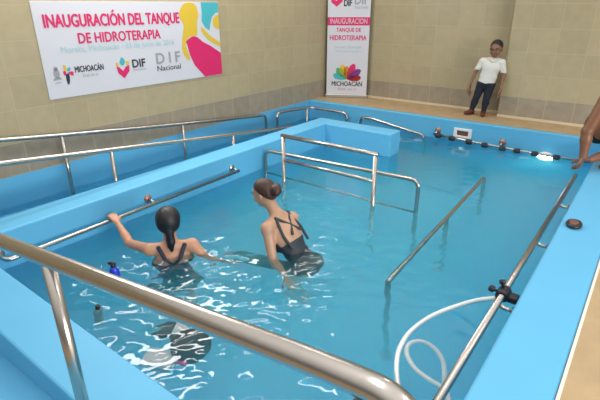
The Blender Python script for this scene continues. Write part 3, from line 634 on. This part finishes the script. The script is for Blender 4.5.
# left swimmer, from behind, left hand on the grab bar
f1 = nrm(V(-.80, .62, 0)); r1 = np.cross(f1, UP)
hd1 = V(.785, 1.115, .275); R1 = frame(f1, UP + .03 * f1); T1 = frame(f1, UP + .12 * f1)
ch1 = hd1 + V(.035, -.02, -.36); nk1 = hd1 - f1 * .03 + V(0, 0, -.165); pv1 = ch1 + V(.06, -.05, -.36)
sL1 = nk1 - r1 * .165 + V(0, 0, -.055); sR1 = nk1 + r1 * .165 + V(0, 0, -.055)
J1 = dict(head=(hd1, R1, .225), torso=T1, chest=ch1, pelvis=pv1, neck=nk1,
    shoulder=(sL1, sR1), elbow=(V(.40, .985, .005), sR1 + V(.16, .08, -.20)), wrist=(V(.165, 1.035, .115), sR1 + V(.17, .25, -.36)),
    hand=((nrm(V(-.8, .12, .42)), nrm(V(-.45, 0, -.9)), .75), (nrm(V(-.1, .8, -.5)), V(0, 0, -1.), .2)), thumb=(-1, 1),
    hip=(pv1 - r1 * .09 - UP * .05, pv1 + r1 * .09 - UP * .05), knee=(pv1 - r1 * .1 + f1 * .16 + V(0, 0, -.40), pv1 + r1 * .1 + f1 * .05 + V(0, 0, -.42)),
    ankle=(pv1 - r1 * .1 + f1 * .05 + V(0, 0, -.60), pv1 + r1 * .11 - f1 * .10 + V(0, 0, -.60)), foot=(f1, f1))
dz = -1.15 + .075 - J1['ankle'][0][2]
J1['ankle'] = tuple(V(a[0], a[1], -1.075) for a in J1['ankle']); J1['knee'] = tuple(V(k[0], k[1], (J1['pelvis'][2] - .05 - 1.075) / 2 + .01) for k in J1['knee'])
def suit_clip(ch, Tf, top_f, top_b, pv, pf, leg=.10):
    def fn(P):
        x, y, z = local(ch, Tf, P); top = np.where(y > 0, top_f + 0 * z, top_b - .0 * x); px, py, pz = local(pv, pf, P)
        lower = (-pz - .03 - np.clip(.13 - .9 * np.abs(px), 0, .1)); return np.maximum((z - top), lower)
    return fn
def straps(ch, Tf, pts, r=.009):
    L = []
    for a, b in pts: L.append((cap(ch + Tf.T @ V(*a), ch + Tf.T @ V(*b), r), .004))
    return L
st1 = straps(ch1, T1, [((-.10, -.055, .165), (-.05, -.112, .06)), ((.10, -.055, .165), (.05, -.112, .06)), ((-.05, -.112, .06), (0, -.113, -.01)), ((.05, -.112, .06), (0, -.113, -.01)), ((-.10, -.055, .165), (-.10, .06, .15)), ((.10, -.055, .165), (.10, .06, .15)), ((-.10, .06, .15), (-.09, .12, .03)), ((.10, .06, .15), (.09, .12, .03))], .016)
def hair1(HP, HE):
    return [(HE(0, -.06, .13, .43, .48, .43), .01), (HE(0, -.24, -.06, .37, .28, .32), .03), face_clip(HP, hd1, R1, .225),
            (cap(HP(0, -.40, -.2), HP(.04, -.44, -.62), .036, .03), .015), (cap(HP(.04, -.44, -.62), HP(.02, -.42, -.95), .03, .014), .01), (cap(HP(-.05, -.42, -.5), HP(-.06, -.42, -.82), .02, .012), .01)]
person('person with wet black hair, navy swimsuit, seen from behind, hand on grab bar', (pv1[0], pv1[1], -1.15), J1, 'skinA', 'hairK',
    [('swimsuit', 'navy', ['torso', 'legs'], .006, suit_clip(ch1, T1, .05, .0, pv1, T1), st1)], hair1, sc=.98)

# second swimmer, bent forward, facing left, left arm reaching down
f2 = nrm(V(-.93, -.10, 0)); hdf2 = nrm(V(-.93, -.16, -.32)); r2 = np.cross(f2, UP)
hd2 = V(1.25, 1.735, .425); R2 = frame(hdf2, UP + .35 * f2)
up2 = nrm(V(-.62, -.02, .80)); T2 = frame(f2, up2)
nk2 = V(1.355, 1.745, .285); ch2 = V(1.465, 1.752, .105); pv2 = V(1.665, 1.765, -.22); P2 = frame(f2, nrm(V(-.45, 0, .9)))
sL2 = nk2 + V(.055, -.165, -.075); sR2 = nk2 + V(.06, .15, -.10)
J2 = dict(head=(hd2, R2, .225), torso=T2, pelvis_frame=P2, chest=ch2, pelvis=pv2, neck=nk2, shoulder=(sL2, sR2),
    elbow=(sL2 + V(.10, -.05, -.255), sR2 + V(-.05, .1, -.26)), wrist=(sL2 + V(.25, -.07, -.445), sR2 + V(-.22, .10, -.42)),
    hand=((nrm(V(.5, -.1, -.8)), nrm(V(-.7, .2, -.4)), .25), (nrm(V(-.8, .1, -.4)), V(0, 0, -1.), .2)), thumb=(-1, 1),
    hip=(pv2 + V(0, -.09, -.03), pv2 + V(0, .09, -.03)), knee=(V(1.28, 1.70, -.40), V(1.34, 1.90, -.58)), ankle=(V(.90, 1.74, -.60), V(1.50, 1.92, -1.075)),
    foot=(nrm(V(-.8, .1, -.5)), f2))
st2 = straps(ch2, T2, [((-.09, -.06, .155), (.06, -.108, -.02)), ((.09, -.06, .155), (-.06, -.108, -.02)), ((-.09, -.06, .155), (-.10, .06, .14)), ((.09, -.06, .155), (.10, .06, .14)), ((-.10, .06, .14), (-.09, .12, .03)), ((.10, .06, .14), (.09, .12, .03)), ((-.09, -.06, .155), (-.13, -.07, .0)), ((.09, -.06, .155), (.13, -.07, .0)), ((-.13, -.07, .0), (-.12, -.08, -.12)), ((.13, -.07, .0), (.12, -.08, -.12))], .012)
def hair2(HP, HE):
    return [(HE(0, -.06, .13, .375, .455, .415), .01), (HE(0, -.22, -.10, .30, .24, .28), .03), face_clip(HP, hd2, R2, .225),
            (HE(0, -.56, .02, .22, .20, .21), .02), (HE(.08, -.60, .12, .12, .12, .12), .01), (HE(-.08, -.58, -.08, .13, .13, .12), .01)]
person('person with brown hair bun, charcoal swimsuit, bent forward in the water', (pv2[0], pv2[1], -1.15), J2, 'skinB', 'hairB',
    [('swimsuit', 'char', ['torso', 'legs'], .006, suit_clip(ch2, T2, .05, -.07, pv2, P2), st2)], hair2, sc=.98)

# boy standing on the tan floor against the back wall
s3 = .62; b3 = V(1.565, 6.28, .30); f3 = nrm(V(.12, -1, 0)); r3 = -np.cross(f3, UP); R3 = frame(f3 + V(-.12, 0, -.25), UP + .25 * f3); T3 = frame(f3, UP + .07 * r3)
at = lambda x, y, z: b3 + r3 * (x + .07 * z) + f3 * y + UP * z
J3 = dict(head=(at(.035, .02, .965), R3, .238), torso=T3, chest=at(.02, 0, .70), pelvis=at(0, 0, .485), neck=at(.03, -.01, .845),
    shoulder=(at(-.115, -.01, .785), at(.15, -.01, .78)), elbow=(at(-.185, -.01, .62), at(.21, -.015, .61)), wrist=(at(-.215, .03, .46), at(.215, .02, .45)),
    hand=((V(0, 0, -1.) - .1 * r3, nrm(r3 + .2 * f3), .35), (V(0, 0, -1.) + .05 * r3, nrm(-r3 + .2 * f3), .35)), thumb=(1, -1),
    hip=(at(-.06, 0, .46), at(.06, 0, .46)), knee=(at(-.09, .015, .265), at(.055, .015, .265)), ankle=(at(-.125, 0, .06), at(.05, 0, .06)), foot=(nrm(f3 - .75 * r3), nrm(f3 + .1 * r3)))
# person() takes arms as (left, right) in any order; here index 0 is the side at the left of the photo
def polo_clip(P):
    x, y, z = local(b3, T3, P); x = -x; return np.maximum(np.maximum(.475 - z, z - .85), np.where(np.abs(x - .02) > .145, .655 - z, -1))
def jeans_clip(P):
    x, y, z = local(b3, T3, P); return np.maximum(z - .50, .055 - z)
def shoe_clip(P):
    x, y, z = local(b3, T3, P); return np.maximum(z - .075, .002 - z)
def hair3(HP, HE): return [(HE(0, -.05, .15, .355, .44, .375), .01), face_clip(HP, J3['head'][0], R3, .238, .16, .8)]
collar3 = [(cap(at(-.035, .03, .83), at(.03, .07, .795), .013), .006), (cap(at(.095, .03, .83), at(.03, .07, .795), .013), .006), (cap(at(.03, .066, .79), at(.03, .072, .70), .008), .006)]
person('small person in white polo shirt and dark jeans standing by the back wall', tuple(b3), J3, 'skinC', 'hairK',
    [('polo_shirt', 'polo', ['torso', 'upper_arms', 'neck'], .013, polo_clip, collar3), ('jeans', 'denim', ['torso', 'legs'], .013, jeans_clip, []), ('shoes', 'shoe', ['feet', 'legs'], .012, shoe_clip, [])],
    hair3, vox=.006, sc=s3, chest=(.18, .12), waist=(.175, .115), hipw=(.17, .12), limb=1.15, sex='m')

# man squatting on the right ledge at the far end of the bar
f4 = nrm(V(-1, -.25, 0)); r4 = np.cross(f4, UP); up4 = nrm(UP - .1 * f4); T4 = frame(f4, up4); R4 = frame(f4 + V(0, -.2, -.35), UP + .4 * f4)
nk4 = V(3.345, 4.70, 1.07); ch4 = V(3.235, 4.76, .67); pv4 = V(3.58, 4.78, .53); P4 = frame(f4, nrm(UP + .2 * f4))
J4 = dict(head=(nk4 + V(-.07, -.02, .18), R4, .23), torso=T4, pelvis_frame=P4, chest=ch4, pelvis=pv4, neck=nk4,
    shoulder=(V(3.255, 4.42, 1.0), V(3.33, 4.86, .98)), elbow=(V(3.165, 4.36, .69), V(3.40, 4.58, .47)), wrist=(V(3.185, 4.33, .44), V(3.25, 4.37, .415)),
    hand=((nrm(V(-.15, -.3, -.9)), nrm(V(-.9, .3, 0)), .7), (nrm(V(-1, -.1, -.1)), nrm(V(0, -.1, -1)), .45)), thumb=(1, -1),
    hip=(pv4 - r4 * .1, pv4 + r4 * .1), knee=(V(3.42, 4.50, .72), V(3.40, 4.88, .72)), ankle=(V(3.52, 4.54, .375), V(3.52, 4.90, .375)), foot=(f4, f4))
def tank_clip(P):
    x, y, z = local(ch4, T4, P); return np.maximum(z - .19, np.abs(x) - .155)
def short_clip(P):
    return np.maximum(.60 - P[..., 2] * 0 - 1.2, (3.43 - P[..., 0]))
def hair4(HP, HE): return [(HE(0, -.05, .15, .355, .44, .385), .01), face_clip(HP, J4['head'][0], R4, .23, .16, .8)]
person('person in black sleeveless top crouching at the far end of the right ledge', (3.6, 4.7, .30), J4, 'skinD', 'hairK',
    [('sleeveless_top', 'tee', ['torso', 'neck'], .012, tank_clip, []), ('shorts', 'short', ['torso', 'legs'], .014, lambda P: np.maximum(local(pv4, P4, P)[2] - .07, 3.50 - P[..., 0]), [])],
    hair4, sc=1.03, sex='m', limb=1.42, chest=(.19, .13), waist=(.16, .12), hipw=(.17, .13))
